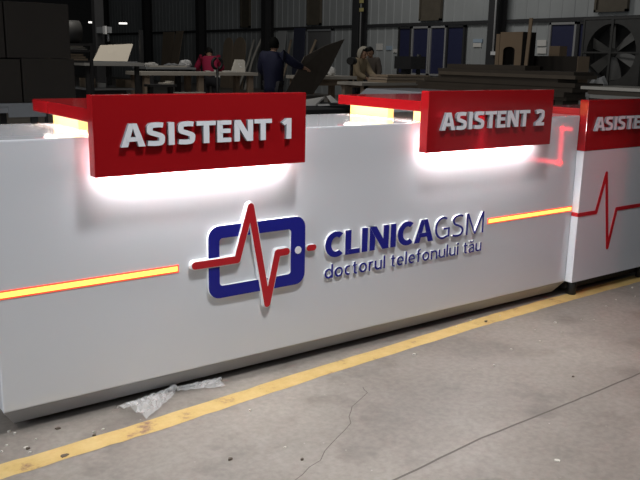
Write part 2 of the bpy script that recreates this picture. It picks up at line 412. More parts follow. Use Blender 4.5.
# raised phone-and-pulse emblem
def raised(t):
    """surveyed points seen on a face standing t proud of the front"""
    f = 1-t/2.703
    return lambda q: (q[0]*f, 1.335+(q[1]-1.335)*f)
ID = lambda q: q
R14, R18 = raised(.014), raised(.018)
def rounded(x0, x1, z0, z1, r, n=6):
    out = []
    for cx, cz, a in ((x1-r, z0+r, -90), (x1-r, z1-r, 0), (x0+r, z1-r, 90), (x0+r, z0+r, 180)): out += arc(cx, cz, r, r, a, a+90, n)
    return out
def ring_mesh(outer, inner, y0, th):
    mb = MB(); add_strip(mb, list(zip([Vector(p) for p in outer+outer[:1]], [Vector(p) for p in inner+inner[:1]])), y0, th, ID); return mb
ring_mesh([R14(q) for q in rounded(1.431, 1.903, .371, .673, .05)], [R14(q) for q in rounded(1.4815, 1.828, .4225, .621, .014)], 0, .014).build('phone_outline', [BLUE, WHITE_SIDE], desk)
mb = MB(); add_poly(mb, arc(1.8655, .5245, .0165, .0165, 0, 345, 23), -.0138, .003, R14); mb.build('phone_button', [WHITE_SIDE, WHITE_SIDE], desk)
def outline(path, w):
    """closed outline of a polyline with round caps and round outer joins"""
    def side(pts):
        out = []
        for i, p in enumerate(pts):
            p = Vector(p)
            if i == 0: d = (Vector(pts[1])-p).normalized(); out.append(p+Vector((-d.y, d.x))*w/2); continue
            d0 = (p-Vector(pts[i-1])).normalized(); n0 = Vector((-d0.y, d0.x))
            if i == len(pts)-1:
                a = math.atan2(n0.y, n0.x)
                out += [p+Vector((math.cos(a-PI*k/10), math.sin(a-PI*k/10)))*w/2 for k in range(10)]; continue
            d1 = (Vector(pts[i+1])-p).normalized(); n1 = Vector((-d1.y, d1.x)); tn = d0.x*d1.y-d0.y*d1.x
            if tn < 0:
                a0 = math.atan2(n0.y, n0.x); da = -math.acos(max(-1, min(1, n0.dot(n1))))
                out += [p+Vector((math.cos(a0+da*k/6), math.sin(a0+da*k/6)))*w/2 for k in range(7)]
            else:
                m = (n0+n1).normalized(); out.append(p+m*(w/2/max(.12, m.dot(n0))))
        return out
    return side(path)+side(path[::-1])
def round_line(path, w, y0, th, mats, name, parent=None):
    mb = MB(); add_poly(mb, outline(path, w), y0, th, ID)
    return mb.build(name, mats, parent or desk)
PULSE = [R18(q) for q in [(1.372, .5235), (1.563, .5235), (1.628, .737), (1.7095, .309), (1.760, .5255), (1.806, .5255)]]
round_line(PULSE, .040, 0, .0155, [WHITE_SIDE, WHITE_SIDE], 'pulse_backing')
round_line(PULSE, .031, -.0155, .004, [REDLINE, WHITE_SIDE], 'pulse_line')
round_line([R14((1.925, .5255)), R14((1.950, .5255))], .027, 0, .014, [REDLINE, WHITE_SIDE], 'pulse_dash')
write('CLINICA', 2.003, 2.662, .4715, .1130, 0, .013, .232, .075, [BLUE, WHITE_SIDE], desk)
write('GSM', 2.674, 3.020, .4715, .1115, 0, .012, .095, .13, [BLUE, WHITE_SIDE], desk)
write('doctorul telefonului tău', 2.004, 3.017, .3738, .0615, 0, .009, .14, .12, [BLUE, WHITE_SIDE], desk, space=.36)

# raised red shelves with a hanging name board
def red_sign(xa, xb, text, ta, tb, who):
    ya, yb, z0, z1 = -.086, -.035, .916, 1.198
    MB().box(xa, xb, yb, .592, 1.103, 1.151).build('shelf', RED, desk, bevel=.003)
    sp = MB().box(xa, xb, ya, yb, z0, z1).build('sign_panel', RED, desk, bevel=.003)
    write(text, ta, tb, 1.0185, .081, ya, .014, .225, .13, [LETTER, LETTER_SIDE], sp, space=.33)
    MB().box(xa+.05, xb-.06, -.030, -.002, .925, .935).build('light_strip', LEDW, desk)
    for x in (xa+.078, xb-.118):
        MB().box(x-.045, x-.02, .02, .58, 1.1022, 1.1029).build('under_shelf_strip', LEDU, desk)
        MB().box(x, x+.04, .285, .585, 1.05, 1.103).build('light_block', POST, desk)
        MB().box(x, x+.04, .02, .095, 1.05, 1.103).build('light_block', POST, desk)
red_sign(.952, 1.837, 'ASISTENT 1', 1.052, 1.757, 1)
red_sign(2.516, 3.407, 'ASISTENT 2', 2.598, 3.326, 2)

# ================================================================== THIRD, NARROW DESK
A0, A1, YF = 3.7685, 4.64, -.044
d3 = thing('assistant_desk', 'narrow white desk with red sign band and painted red pulse line', 'desk', (4.2, .3, 0))
MB().box(A0, A1, YF, .03, .09, .854).box(A0, A0+.03, .03, .62, .09, .854).box(A1-.03, A1, .03, .62, .09, .854).box(A0+.03, A1-.03, .03, .60, .70, .73).build('front_body', WHITE, d3)
sp3 = MB().box(A0, A1, YF-.001, .010, .855, 1.137).build('sign_panel', RED, d3, bevel=.003)
write('ASISTENT 3', 3.836, 4.56, .966, .076, YF-.001, .014, .225, .13, [LETTER, LETTER_SIDE], sp3, space=.33)
MB().box(A0, A0+.03, .011, .62, .855, 1.088).build('side_band', mat('red_satin', (.42, .008, .012), .45), d3, bevel=.003)
MB().box(A0+.03, A1, .011, .62, 1.03, 1.06).build('ledge', RED, d3)
mb = MB()
P3 = [(A0, .492), (3.935, .492), (4.0, .715), (4.083, .262), (4.137, .492), (A1, .492)]
add_poly(mb, outline(P3, .0225), YF, .003, ID)
mb.build('pulse_line', [REDLINE, REDLINE], d3)
MB().box(A0-.002, A0, YF, .0, .4805, .5035).build('side_stripe', REDLINE, d3)
MB().box(A0+.04, A1-.04, .02, .58, .03, .09).build('plinth', BLACK, d3)
for x in (A0+.07, A1-.1):
    for y in (.0, .5): MB().tube([(x, y, 0), (x, y, .09)], .025, 10).build('foot', BLACK, d3)

# ================================================================== FACING UNIT (its lit line is mirrored in the lacquer)
fu = thing('display_unit', 'grey unit whose red lit stepped line is mirrored in the white counter', 'display unit', (4.5, -1.05, 0))
MB().box(4.205, 4.75, -1.75, -.37, .08, 1.06)  .build('unit_body', mat('unit_grey', (.16, .16, .165), .4), fu, bevel=.005)
MB().box(4.25, 4.70, -1.70, -.42, .0, .08).build('plinth', BLACK, fu)
STEP = [(-.372, .928), (-.438, .928), (-.438, .708), (-1.288, .708), (-1.288, .938), (-1.72, .938)]
mb = MB(); LN = emit('lamp_red_line', (1., .035, .06), 9.)
for (ya, za), (yb, zb2) in zip(STEP, STEP[1:]): mb.box(4.196, 4.205, min(ya, yb)-.011, max(ya, yb)+.011, min(za, zb2)-.011, max(za, zb2)+.011)
mb.build('light_line', LN, fu)

# ================================================================== FLOOR LITTER
def film():
    m = bpy.data.materials.new('clear_film'); m.use_nodes = True; nt = m.node_tree; L = nt.links.new
    b = nt.nodes['Principled BSDF']; b.inputs['Base Color'].default_value = (.85, .85, .84, 1); b.inputs['Roughness'].default_value = .15
    tr = nt.nodes.new('ShaderNodeBsdfTransparent'); mx = nt.nodes.new('ShaderNodeMixShader'); mx.inputs[0].default_value = .32
    L(tr.outputs[0], mx.inputs[1]); L(b.outputs[0], mx.inputs[2]); L(mx.outputs[0], nt.nodes['Material Output'].inputs[0])
    mb = MB(); rnd = random.Random(3)
    def lobe(axis, halfw, n=14, mrows=9, h=.03):
        rows = []
        for i in range(n+1):
            t = i/n; p = Vector(axis[0]).lerp(Vector(axis[1]), t); d = (Vector(axis[1])-Vector(axis[0])).normalized(); s = Vector((-d.y, d.x, 0))
            w = halfw(t); row = []
            for j in range(mrows+1):
                q = (j/mrows*2-1)
                z = .004+h*(1-q*q)*(.35+.65*abs(math.sin(i*1.7+j*2.1)))*(.4+.6*(1-t))+rnd.uniform(0, .006)
                pp = p+s*(w*q)+d*rnd.uniform(-.008, .008); row.append(mb.bm.verts.new((pp.x, pp.y, z)))
            rows.append(row)
        for i in range(n):
            for j in range(mrows): f = mb.bm.faces.new((rows[i][j], rows[i][j+1], rows[i+1][j+1], rows[i+1][j]))
    knot = (1.272, .026, 0)
    lobe(((1.045, -.08, 0), knot), lambda t: .068*(1-t)**.7+.014, h=.040)
    lobe(((1.475, -.012, 0), (1.285, .028, 0)), lambda t: .030*(1-t)**.6+.008, h=.024)
    mb.ball((1.277, .027, .018), .02, 1, .8, .75, 9)
    o = mb.build('plastic_film', m)
    tag(o, 'crumpled knotted clear plastic film lying on floor against the long counter', 'plastic film')
film()
CHIP = mat('chip_pale', (.55, .52, .46), .8); CHIP_D = mat('chip_dark', (.10, .075, .055), .8)
def chip(u, v, s, dark=False):
    p = on(u, v, 2, 0); mb = MB(); n = 6; a0 = random.random()*6
    ring = [(p.x+s*math.cos(a0+i*2*PI/n)*random.uniform(.6, 1.2), p.y+s*math.sin(a0+i*2*PI/n)*random.uniform(.4, .9), .0005) for i in range(n)]
    mb.prism(ring, (0, 0, random.uniform(.003, .007)))
    o = mb.build('wood_chip' if dark else 'plaster_crumb', CHIP_D if dark else CHIP)
    return tag(o, 'dark splinter lying on the concrete floor by the yellow line' if dark else 'tiny pale plaster crumb lying on the grey concrete floor', 'debris', 'dark splinters on floor' if dark else 'pale crumbs on floor')
for u, v, s in [(9, 432, .008), (15, 434, .006), (7, 446, .006), (26, 448, .009), (36, 440, .005), (2, 452, .005), (30, 453, .005), (414, 355, .010), (397, 328, .007), (494, 366, .006), (555, 323, .011), (606, 307, .008), (632, 288, .008), (581, 320, .006), (561, 333, .006), (511, 350, .006), (471, 321, .006), (456, 327, .005), (557, 461, .012), (250, 411, .006), (103, 430, .006), (94, 433, .005), (285, 448, .006), (345, 340, .005), (616, 300, .006), (594, 320, .005), (535, 330, .005), (540, 342, .006), (500, 316, .005), (635, 297, .005)]: chip(u, v, s)
for u, v, s in [(64, 456, .016), (58, 429, .011), (28, 449, .010), (94, 436, .007), (486, 322, .010), (230, 460, .010), (302, 460, .007), (573, 377, .008)]: chip(u, v, s, True)

# ================================================================== WORKSHOP BEHIND
def xbox(name, u0, u1, v0, v1, Y, depth, m, parent=None, zb=None, bevel=0., zt=None):
    """a box whose near face is the plane y = Y"""
    vm = (v0+v1)/2
    xa = on(u0, vm, 1, Y).x; xb = on(u1, vm, 1, Y).x; um = (u0+u1)/2
    z1 = on(um, v0, 1, Y).z if zt is None else zt; z0 = on(um, v1, 1, Y).z if zb is None else zb
    return MB().box(xa, xb, Y, Y+depth, z0, z1).build(name, m, parent, bevel=bevel)
def ybox(name, u0, u1, v0, v1, X, depth, m, parent=None, zb=None, zt=None, bevel=0.):
    """a box whose near face is the plane x = X"""
    vm = (v0+v1)/2; ya = on(u0, vm, 0, X).y; yb = on(u1, vm, 0, X).y; um = (u0+u1)/2
    z1 = on(um, v0, 0, X).z if zt is None else zt; z0 = on(um, v1, 0, X).z if zb is None else zb
    return MB().box(X, X+depth, yb, ya, z0, z1).build(name, m, parent, bevel=bevel)

def bench(name, label, x0, x1, y0, y1, zt, top_m, leg_m, th=.05, legs=2, shelf=None, apron=.08):
    t = thing(name, label, 'workbench', ((x0+x1)/2, (y0+y1)/2, 0))
    MB().box(x0, x1, y0, y1, zt-th, zt).build('bench_top', top_m, t)
    if apron: [MB().box(x0+.06, x1-.06, y, y+.03, zt-th-apron, zt-th).build('apron', leg_m, t) for y in (y0+.04, y1-.07)]
    for i in range(legs):
        x = x0+.08+(x1-x0-.26)*i/max(1, legs-1)
        for y in (y0+.04, y1-.14): MB().box(x, x+.1, y, y+.1, 0, zt-th).build('leg', leg_m, t)
    if shelf: MB().box(x0+.1, x1-.1, y0+.1, y1-.1, shelf, shelf+.03).build('shelf', leg_m, t)
    return t

# ---- dark cartons at the far left on a grey worktop
YL = 5.0
zt_l = on(20, 103.3, 1, YL).z
gt = thing('grey_table', 'grey laminate table under the tall dark cartons beside white counter', 'table', (on(10, 110, 1, YL).x, YL+.6, 0))
xg0, xg1 = on(-60, 110, 1, YL).x, on(46, 110, 1, YL).x
MB().box(xg0, xg1, YL, YL+1.3, zt_l-.03, zt_l).build('table_top', GREYLAM, gt)
xs = on(9, 110, 1, YL).x
MB().box(xs, xg1, YL+.005, YL+.04, on(20, 117.3, 1, YL).z, zt_l-.03).build('apron', GREYLAM, gt)
MB().box(xg0, xs, YL+.03, YL+.06, on(5, 113.3, 1, YL).z, zt_l-.03).build('apron', GREYLAM, gt)
for x in (xg0+.05, xg1-.12):
    for y in (YL+.06, YL+1.2): MB().box(x, x+.06, y, y+.06, 0, zt_l-.03).build('leg', STEEL, gt)
def carton(u0, u1, v0, v1, zb, label, dy=0., depth=.9):
    Y = YL+.06+dy; xa, xb = on(u0, 60, 1, Y).x, on(u1, 60, 1, Y).x; zt = on((u0+u1)/2, v0, 1, Y).z
    t = thing('carton', label, 'box', ((xa+xb)/2, Y+depth/2, zb), 'dark cartons at left')
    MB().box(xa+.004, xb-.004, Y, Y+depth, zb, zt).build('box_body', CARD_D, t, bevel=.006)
    MB().box((xa+xb)/2-.03, (xa+xb)/2+.03, Y-.002, Y+depth, zt, zt+.0015).build('packing_tape', mat('tape', (.2, .15, .1), .4), t)
    return zt
z1 = carton(-60, 20.5, 58.5, 103, zt_l, 'dark cardboard carton at left end of the lower row on grey table', .01)
z1 = carton(21.5, 74.5, 58.5, 103, zt_l, 'dark cardboard carton of the lower row nearest the red shelf')
carton(-60, 6.5, 0, 58, z1+.002, 'dark cardboard carton at left end of the upper row', .015)
carton(7.5, 71.5, 3, 58, z1+.002, 'dark cardboard carton of the upper row, nearest the sheet rack')

# ---- sheet rack just right of the cartons
Yr = 8.2; rx0, rx1 = on(66, 50, 1, Yr).x, on(90, 50, 1, Yr).x
rk = thing('storage_rack', 'dark steel rack of pale sheets beside the dark cartons', 'rack', ((rx0+rx1)/2, Yr+.5, 0))
zs = [on(80, v, 1, Yr).z for v in (60.5, 49.8, 43.5)]
for z in zs: MB().box(rx0, rx1, Yr, Yr+1., z-.03, z).build('rack_shelf', STEEL, rk)
for x in (rx0-.04, rx1):
    for y in (Yr, Yr+.96): MB().box(x, x+.04, y, y+.04, 0, zs[2]+.01).build('upright', STEEL, rk)
for k, (v0, z, m) in enumerate([(53.5, zs[0], PLY), (45.5, zs[1], PALEBOARD)]):
    th = (on(80, v0, 1, Yr).z-z)/3
    for j in range(3):
        o = MB().box(rx0+.02, rx1-.03-.03*j, Yr+.02, Yr+.95, z+.001+j*th, z+.001+(j+1)*th-.006).build('stacked_sheet', m)
        tag(o, ('brownish' if k == 0 else 'whitish')+' sheet on the '+('lower' if k == 0 else 'upper')+' shelf of the steel rack, '+['bottom', 'middle', 'topmost'][j]+' of three', 'board', 'sheets on the rack')
o = MB().tube([(rx0+.03, Yr+.3, zs[2]+.16), (rx1-.04, Yr+.3, zs[2]+.16)], .155, 16).build('film_roll', mat('dark_roll', (.07, .068, .065), .6))
tag(o, 'dark roll lying on top of the steel rack', 'roll')

# ---- panel saw bench with tilted beige board
Ys = 9.0
zts = on(110, 62.5, 1, Ys).z
sb = thing('saw_table', 'long dark saw table with beige board tilted up on it', 'machine', (on(120, 70, 1, Ys).x, Ys+.7, 0))
sx0, sx1 = on(84, 63, 1, Ys).x, on(144, 63, 1, Ys).x
MB().box(sx0, sx1, Ys, Ys+1.3, zts-.05, zts).build('table_top', mat('saw_top', (.5, .5, .48), .5), sb)
MB().box(sx0+.15, sx1-.2, Ys+.25, Ys+1.1, .0, zts-.43).build('cabinet', STEEL, sb)
MB().box(sx0+.1, sx1-.1, Ys+.15, Ys+1.15, zts-.42, zts-.39).build('lower_shelf', GREYSTEEL, sb)
for x in (sx0+.05, sx1-.12):
    for y in (Ys+.05, Ys+1.2): MB().box(x, x+.06, y, y+.06, 0, zts-.05).build('leg', STEEL, sb)
zr = zts
MB().box(sx0+.1, sx1-.1, Ys+.02, Ys+.06, zts, zts+.02).build('fence_rail', GREYSTEEL, sb)
pA, pB, pC, pD = on(93.5, 61.5, 1, Ys+.25), on(127, 61.5, 1, Ys+.25), on(133, 44.5, 1, Ys+.55), on(101, 46, 1, Ys+.55)
pA.z = pB.z = zts+.002
o = MB().prism([pA, pB, pC, pD], (0, .03, .012)).build('beige_board', mat('beige_board', (.66, .60, .50), .6, var=.04))
tag(o, 'beige board tilted up on the dark saw table', 'board')
MB().box(pC.x+.02, pC.x+.07, Ys+.30, Ys+.36, zts, zts+.5).build('support_post', STEEL, sb)
for k, (u, w_) in enumerate(((88, 10), (97, 12), (125, 8))):
    p = on(u, 72, 1, Ys+.3); m = (PLY, PAPER, PLY)[k]
    o = MB().box(p.x, p.x+w_*.011, Ys+.3, Ys+.7, zts-.388, zts-.388+(.14, .07, .12)[k]).build('offcut_stack', m)
    tag(o, ('brown offcut block at the left end of the saw table shelf', 'white offcut lying in the middle of the saw table shelf', 'brown offcut block at the right end of the saw table shelf')[k], 'offcut')

# spindle hanging over the saw, on a dark column
p = on(109.5, 31, 1, 10.5)
dr = thing('spindle_machine', 'dark column machine with pale spindle head behind the saw table', 'machine', (p.x, 9.9, 0))
MB().box(p.x-.06, p.x+.10, 11.0, 11.15, 0, 3.4).build('column', STEEL, dr)
MB().box(p.x-.04, p.x+.06, 10.55, 11.0, p.z-.03, p.z+.07).build('head', GREYSTEEL, dr)
MB().box(p.x-.08, p.x-.045, 10.5, 10.6, p.z-.05, p.z+.08).build('cover', PLASTIC, dr)
MB().tube([(p.x+.02, 10.62, p.z-.04), (p.x+.02, 10.62, p.z-.17)], .02, 10).build('spindle', GREYSTEEL, dr)
MB().box(p.x-.3, p.x+.3, 10.8, 11.4, 0, .12).build('base', STEEL, dr)

# far hanging strip lamps
TUBE = emit('far_tube', (1., .96, .9), 1.6)
for k, (u, v) in enumerate(((92.5, 22.3), (123, 23.3))):
    p = at(u, v, 24)
    t = thing('pendant_lamp', ('lit strip lamp hanging in the dark above the steel rack', 'lit strip lamp hanging in the dark above the beige board')[k], 'lamp', (p.x, p.y, p.z-.03), 'hanging strip lamps')
    d = Vector((RT.x, RT.y, 0)).normalized()*.12
    a = p-d; b2 = p+d
    MB().tube([a, b2], .028, 8).build('tube', TUBE, t)
    MB().tube([a+Vector((0, 0, .045)), b2+Vector((0, 0, .045))], .03, 8).build('lamp_body', STEEL, t)
    MB().tube([p+Vector((0, 0, .05)), p+Vector((0, 0, 5))], .008, 6).build('cord', STEEL, t)

# ---- long pale bench of the red-clad worker
Ya = 10.6
def zx(u, v, Y): return on(u, v, 1, Y)
aZ = on(190, 72.2, 1, Ya).z
ax0, ax1 = on(141, 74, 1, Ya).x, on(258, 74, 1, Ya).x
bench('workbench', 'long pale topped bench in front of the worker in red', ax0, ax1, Ya, Ya+.7, aZ, BENCHTOP, BENCHLEG, th=.06, legs=3, apron=0, shelf=.28)
# pieces lying on it
p = on(233, 71, 1, Ya+.2)
o = MB().prism([(on(231.5, 71.3, 1, Ya+.3).x, Ya+.25, aZ+.001), (on(244, 71.3, 1, Ya+.3).x, Ya+.25, aZ+.001), (on(249, 62, 1, Ya+.3).x, Ya+.45, aZ+.20), (on(240, 61.5, 1, Ya+.3).x, Ya+.45, aZ+.20)], (0, .06, .04)).build('foam_slab', PALEBOARD)
tag(o, 'pale foam slab propped at a slant on the long bench', 'slab')
def crumple(c, r, m, name, sx=1, sy=1, sz=1, seed=1, amp=.25):
    rnd = random.Random(seed); mb = MB(); mb.ball((0, 0, 0), r, n=12)
    for v in mb.bm.verts: v.co *= rnd.uniform(1-amp, 1+amp); v.co.x *= sx; v.co.y *= sy; v.co.z = max(v.co.z*sz, -r*sz*.8)
    lo = min(v.co.z for v in mb.bm.verts)
    for v in mb.bm.verts: v.co += Vector((c[0], c[1], c[2]-lo))
    for f in mb.bm.faces: f.smooth = False
    return mb.build(name, m)
p = on(253.5, 70, 1, Ya+.45)
tag(crumple((ax1-.16, Ya+.45, aZ+.001), .12, PLASTIC, 'plastic_bag', 1., .8, .75, 4), 'crumpled white plastic bag on the bench beside the pale slab', 'bag')
o = MB().prism([(on(222, 72, 1, Ya+.1).x, Ya+.1, aZ+.001), (on(237, 72, 1, Ya+.1).x, Ya+.1, aZ+.001), (on(236, 71, 1, Ya+.4).x, Ya+.4, aZ+.001), (on(225, 71, 1, Ya+.4).x, Ya+.4, aZ+.001)], (0, 0, .025)).build('white_sheet', PAPER)
tag(o, 'flat white sheet lying on the long bench by the red worker', 'sheet')
# clamp stand near end of that bench
p = on(217.5, 88, 1, Ya-.5); zc = on(217.5, 63.5, 1, Ya-.5).z
cs = thing('clamp_stand', 'thin black stand with ring top before the long bench', 'stand', (p.x, Ya-.5, 0))
MB().tube([(p.x, Ya-.5, 0), (p.x, Ya-.5, zc-.1)], .025, 8).build('pole', BLACK, cs)
MB().tube([(p.x+.10*math.cos(a*PI/8), Ya-.5, zc+.10*math.sin(a*PI/8)) for a in range(17)], .028, 6, cap=False).build('ring', BLACK, cs)
MB().box(p.x-.12, p.x+.12, Ya-.62, Ya-.38, 0, .03).build('base', BLACK, cs)
# under-bench stool and boards
def stool(u, Y, h, label):
    p = on(u, 80, 1, Y); t = thing('trestle', label, 'trestle', (p.x, Y, 0), 'wooden trestles')
    MB().box(p.x-.28, p.x+.28, Y-.06, Y+.06, h-.05, h).build('top_bar', PALEBOARD, t)
    for sx in (-1, 1):
        for sy in (-1, 1): MB().tube([(p.x+sx*.2, Y, h-.05), (p.x+sx*.26, Y+sy*.22, 0)], .025, 6).build('leg', PALEBOARD, t)
stool(189, Ya-1.0, .72, 'pale wooden trestle standing left of the black clamp stand')
stool(240, Ya-1.0, .66, 'pale wooden trestle standing right of the black clamp stand')
p = on(168, 82, 1, Ya-.9)
lo_b = thing('low_table', 'low dark table with white boards left of the clamp stand', 'table', (p.x, Ya-1.1, 0))
zl = on(168, 84.5, 1, Ya-1.3).z; lx0, lx1 = on(150, 84, 1, Ya-1.3).x, on(177, 84, 1, Ya-1.3).x
MB().box(lx0, lx1, Ya-1.3, Ya-1.05, zl-.04, zl).build('table_top', STEEL, lo_b)
for x in (lx0+.03, lx1-.09): MB().box(x, x+.06, Ya-1.22, Ya-1.12, 0, zl-.04).build('leg', STEEL, lo_b)
for k in range(2):
    o = MB().box(lx0+.25+.12*k, lx1-.05, Ya-1.29, Ya-1.07, zl+.001+k*.026, zl+.025+k*.026).build('white_board', PALEBOARD)
    tag(o, ('lower', 'upper')[k]+' white board on the low dark table', 'board', 'white boards on low table')

# machine clutter between saw and long bench
Ym = 12.6; mz = on(165, 67.3, 1, Ym).z; mx0, mx1 = on(146, 67, 1, Ym).x, on(196, 67, 1, Ym).x
bench('workbench', 'dark narrow bench behind the long pale bench, at its left end', mx0, mx1, Ym, Ym+.7, mz, GREYSTEEL, STEEL, th=.04, legs=2, shelf=.4)
for k, (u, w_, h_, m) in enumerate(((152, .5, .06, PAPER), (172, .5, .05, GREYSTEEL), (186, .25, .10, PLASTIC))):
    p = on(u, 67, 1, Ym+.2)
    o = crumple((p.x+.1, Ym+.45, mz+.001), .12, m, 'wrap_scrap', 1.2, .8, h_*7, 20+k)
    tag(o, ('white wrapping scrap at left end of the dark narrow bench', 'grey wrapping scrap in the middle of the dark narrow bench', 'white plastic scrap at right end of the dark narrow bench')[k], 'scrap')

for k, (ua, ub, y0, y1) in enumerate(((150, 172, .02, .12), (168, 190, .14, .24))):
    o = MB().box(on(ua, 67, 1, Ym).x, on(ub, 67, 1, Ym).x, Ym+y0, Ym+y1, mz+.001, mz+.035).build('pale_board', PALEBOARD)
    tag(o, ('front pale board lying along the dark narrow bench, its left half', 'rear pale board lying along the dark narrow bench, its right half')[k], 'board')
# ---- things leaning on the back wall
def leaning(name, label, cat, u0, u1, vtop, m, X=17.3, lean=.22, arch=False, group=None, th=.03, zt=None, z0=0.):
    a = on(u0, vtop, 0, X); b2 = on(u1, vtop, 0, X); ya, yb = a.y, b2.y; zt = zt or (a.z+b2.z)/2
    if arch:
        r = (ya-yb)/2; prof = [(yb, z0), (ya, z0)]+[(ya-r+r*math.cos(t*PI/10), zt-r*.9+r*.9*math.sin(t*PI/10)) for t in range(11)]
    else: prof = [(yb, z0), (ya, z0), (ya, zt), (yb, zt)]
    f = lambda z: X-.05-lean+lean*(z-z0)/(zt-z0)
    o = MB().prism([(f(z), y, z) for y, z in prof], (th, 0, 0)).build(name, m)
    return tag(o, label, cat, group)
leaning('plywood_sheet', 'tall brown plywood sheet leaning on the dark wall, the wider one', 'sheet', 164, 175, 32, PLY, X=17.2)
leaning('plywood_sheet', 'narrow plywood strip leaning beside the wide plywood sheet', 'sheet', 177, 184, 31, PLY, X=17.2, lean=.5)
leaning('arched_panel', 'arched brown panel leaning on the wall, nearer the red worker', 'panel', 225, 234.5, 37.5, PLY, arch=True, group='arched panels')
leaning('arched_panel', 'arched brown panel leaning on the wall, nearer the worker in navy', 'panel', 235, 247.5, 37, PLY, arch=True, group='arched panels')
leaning('dark_door', 'dark blue door panel leaning on wall above the navy worker arm', 'panel', 295, 306, 28, mat('dark_blue', (.05, .055, .09), .6), X=17.7, lean=.1)
leaning('grey_sheet', 'pale grey panel leaning on wall beside the steel column', 'panel', 279, 287, 31, mat('pale_grey', (.42, .43, .43), .6), X=17.5)
for k, (u0, u1, v0) in enumerate(((246, 254, 40), (253, 262, 38), (287, 291, 40), (311, 316, 40))):
    a = on(u0, 58, 0, 17.0); b2 = on(u1, v0, 0, 17.6)
    bot = Vector((16.6, a.y, 0)); top = b2
    mid = bot.lerp(top, .55)+Vector((0, .18 if k % 2 else -.12, 0))
    o = MB().tube([bot, bot.lerp(mid, .5), mid, mid.lerp(top, .5)+Vector((0, .03, 0)), top], .05, 6).build('curved_strip', PALEBOARD if k < 2 else PLY)
    tag(o, ('pale curved wooden strip leaning on wall by the plastic bag', 'second pale curved strip leaning on the column behind the navy worker', 'brown strip leaning on the wall right of the navy worker head', 'brown strip leaning on wall behind the carried dark sheet')[k], 'strip', 'leaning strips')
def notice(u0, u1, v0, v1, m, label, X=17.95, name='paper_notice', cat='notice'):
    o = ybox(name, u0, u1, v0, v1, X, .04, m); return tag(o, label, cat)
notice(376, 382, 43.5, 50, PAPER, 'white paper notice on the wall right of hooded worker')
notice(386, 391.5, 46, 50, mat('paleblue', (.4, .5, .6), .7), 'pale blue paper notice on wall beside white one')
notice(473, 482, 39, 42.5, mat('paleblue', (.4, .5, .6), .7), 'upper blue printed notice on wall left of white cable pipe')
notice(473, 481, 43, 47, PAPER, 'lower white notice on wall left of white cable pipe')
notice(537, 546, 40, 46, PAPER, 'upper white card on wall left of the large blue window')
notice(537, 546, 47.5, 53.5, PAPER, 'lower white card on wall left of the large blue window')
notice(490.5, 495.5, 51.5, 55, PLASTIC, 'small white switch box at foot of white cable pipe', X=17.4, name='switch_box', cat='switch')
notice(393, 398.5, 49, 52.5, PAPER, 'small grey box lamp on the wall beside blue notice', name='wall_box', cat='box')
for k, u in enumerate((494.3, 360.3)):
    p = on(u, 30, 0, 17.44); pb = on(u, (51.3, 62)[k], 0, 17.44)
    o = MB().tube([(17.44, p.y, pb.z), (17.44, p.y, 8)], .025, 8).build('cable_pipe', PLASTIC if k == 0 else FRAME)
    tag(o, ('white cable pipe running up the column beside brown cartons', 'grey cable pipe running up the column behind the hooded worker')[k], 'pipe')
notice(359.3, 362.7, 0, 3, mat('yellow_tag', (.55, .48, .2), .6), 'upper pale yellow tag on the grey cable pipe', X=17.379, name='pipe_tag', cat='tag')
notice(359.3, 362.7, 8, 11.5, mat('yellow_tag', (.55, .48, .2), .6), 'lower pale yellow tag on the grey cable pipe', X=17.379, name='pipe_tag', cat='tag')

# ---- big exhaust fan
fx = 17.55; fy, fz, fs = 9.20, 1.60, .80
fan = thing('exhaust_fan', 'large square steel exhaust fan with six blades set in the wall', 'fan', (fx, fy, fz-fs))
mb = MB(); n = 32
for i in range(n):
    a0, a1 = 2*PI*i/n, 2*PI*(i+1)/n
    def sq(a): c, s = math.cos(a), math.sin(a); k = fs/max(abs(c), abs(s)); return (c*k, s*k)
    q0, q1 = sq(a0), sq(a1); r = .70
    mb.face([(fx, fy+q0[0], fz+q0[1]), (fx, fy+q1[0], fz+q1[1]), (fx, fy+r*math.cos(a1), fz+r*math.sin(a1)), (fx, fy+r*math.cos(a0), fz+r*math.sin(a0))])
    mb.face([(fx, fy+r*math.cos(a0), fz+r*math.sin(a0)), (fx, fy+r*math.cos(a1), fz+r*math.sin(a1)), (fx+.3, fy+r*math.cos(a1), fz+r*math.sin(a1)), (fx+.3, fy+r*math.cos(a0), fz+r*math.sin(a0))])
    mb.face([(fx, fy+q0[0], fz+q0[1]), (fx, fy+q1[0], fz+q1[1]), (fx+.35, fy+q1[0], fz+q1[1]), (fx+.35, fy+q0[0], fz+q0[1])])
FANM = mat('fan_steel', (.06, .06, .058), .5, var=.25)
mb.build('housing', FANM, fan)
MB().box(fx+.34, fx+.36, fy-fs, fy+fs, fz-fs, fz+fs).build('shutter', mat('fan_dark', (.02, .02, .02), .7), fan)
MB().tube([(fx+.05, fy, fz), (fx+.22, fy, fz)], .11, 16).build('hub', FANM, fan)
for k in range(6):
    a = math.radians(22+60*k); ca, sa = math.cos(a), math.sin(a)
    def P(r, w, dx): return (fx+.13+dx, fy+r*ca-w*sa, fz+r*sa+w*ca)
    ring = [P(.09, -.05, .04), P(.40, -.13, .07), P(.66, -.15, .08), P(.67, .12, -.05), P(.40, .09, -.04), P(.09, .05, -.02)]
    MB().prism(ring, (.012, 0, 0)).build('blade', mat('fan_blade', (.13, .13, .125), .45, var=.15), fan)
MB().box(fx-.03, fx+.0, fy-.03, fy+.03, fz-fs, fz+fs).build('guard_bar', FANM, fan)
MB().box(fx-.02, fx+.01, fy-fs, fy+fs, fz-.02, fz+.02).build('guard_bar', FANM, fan)
FRM = MB()
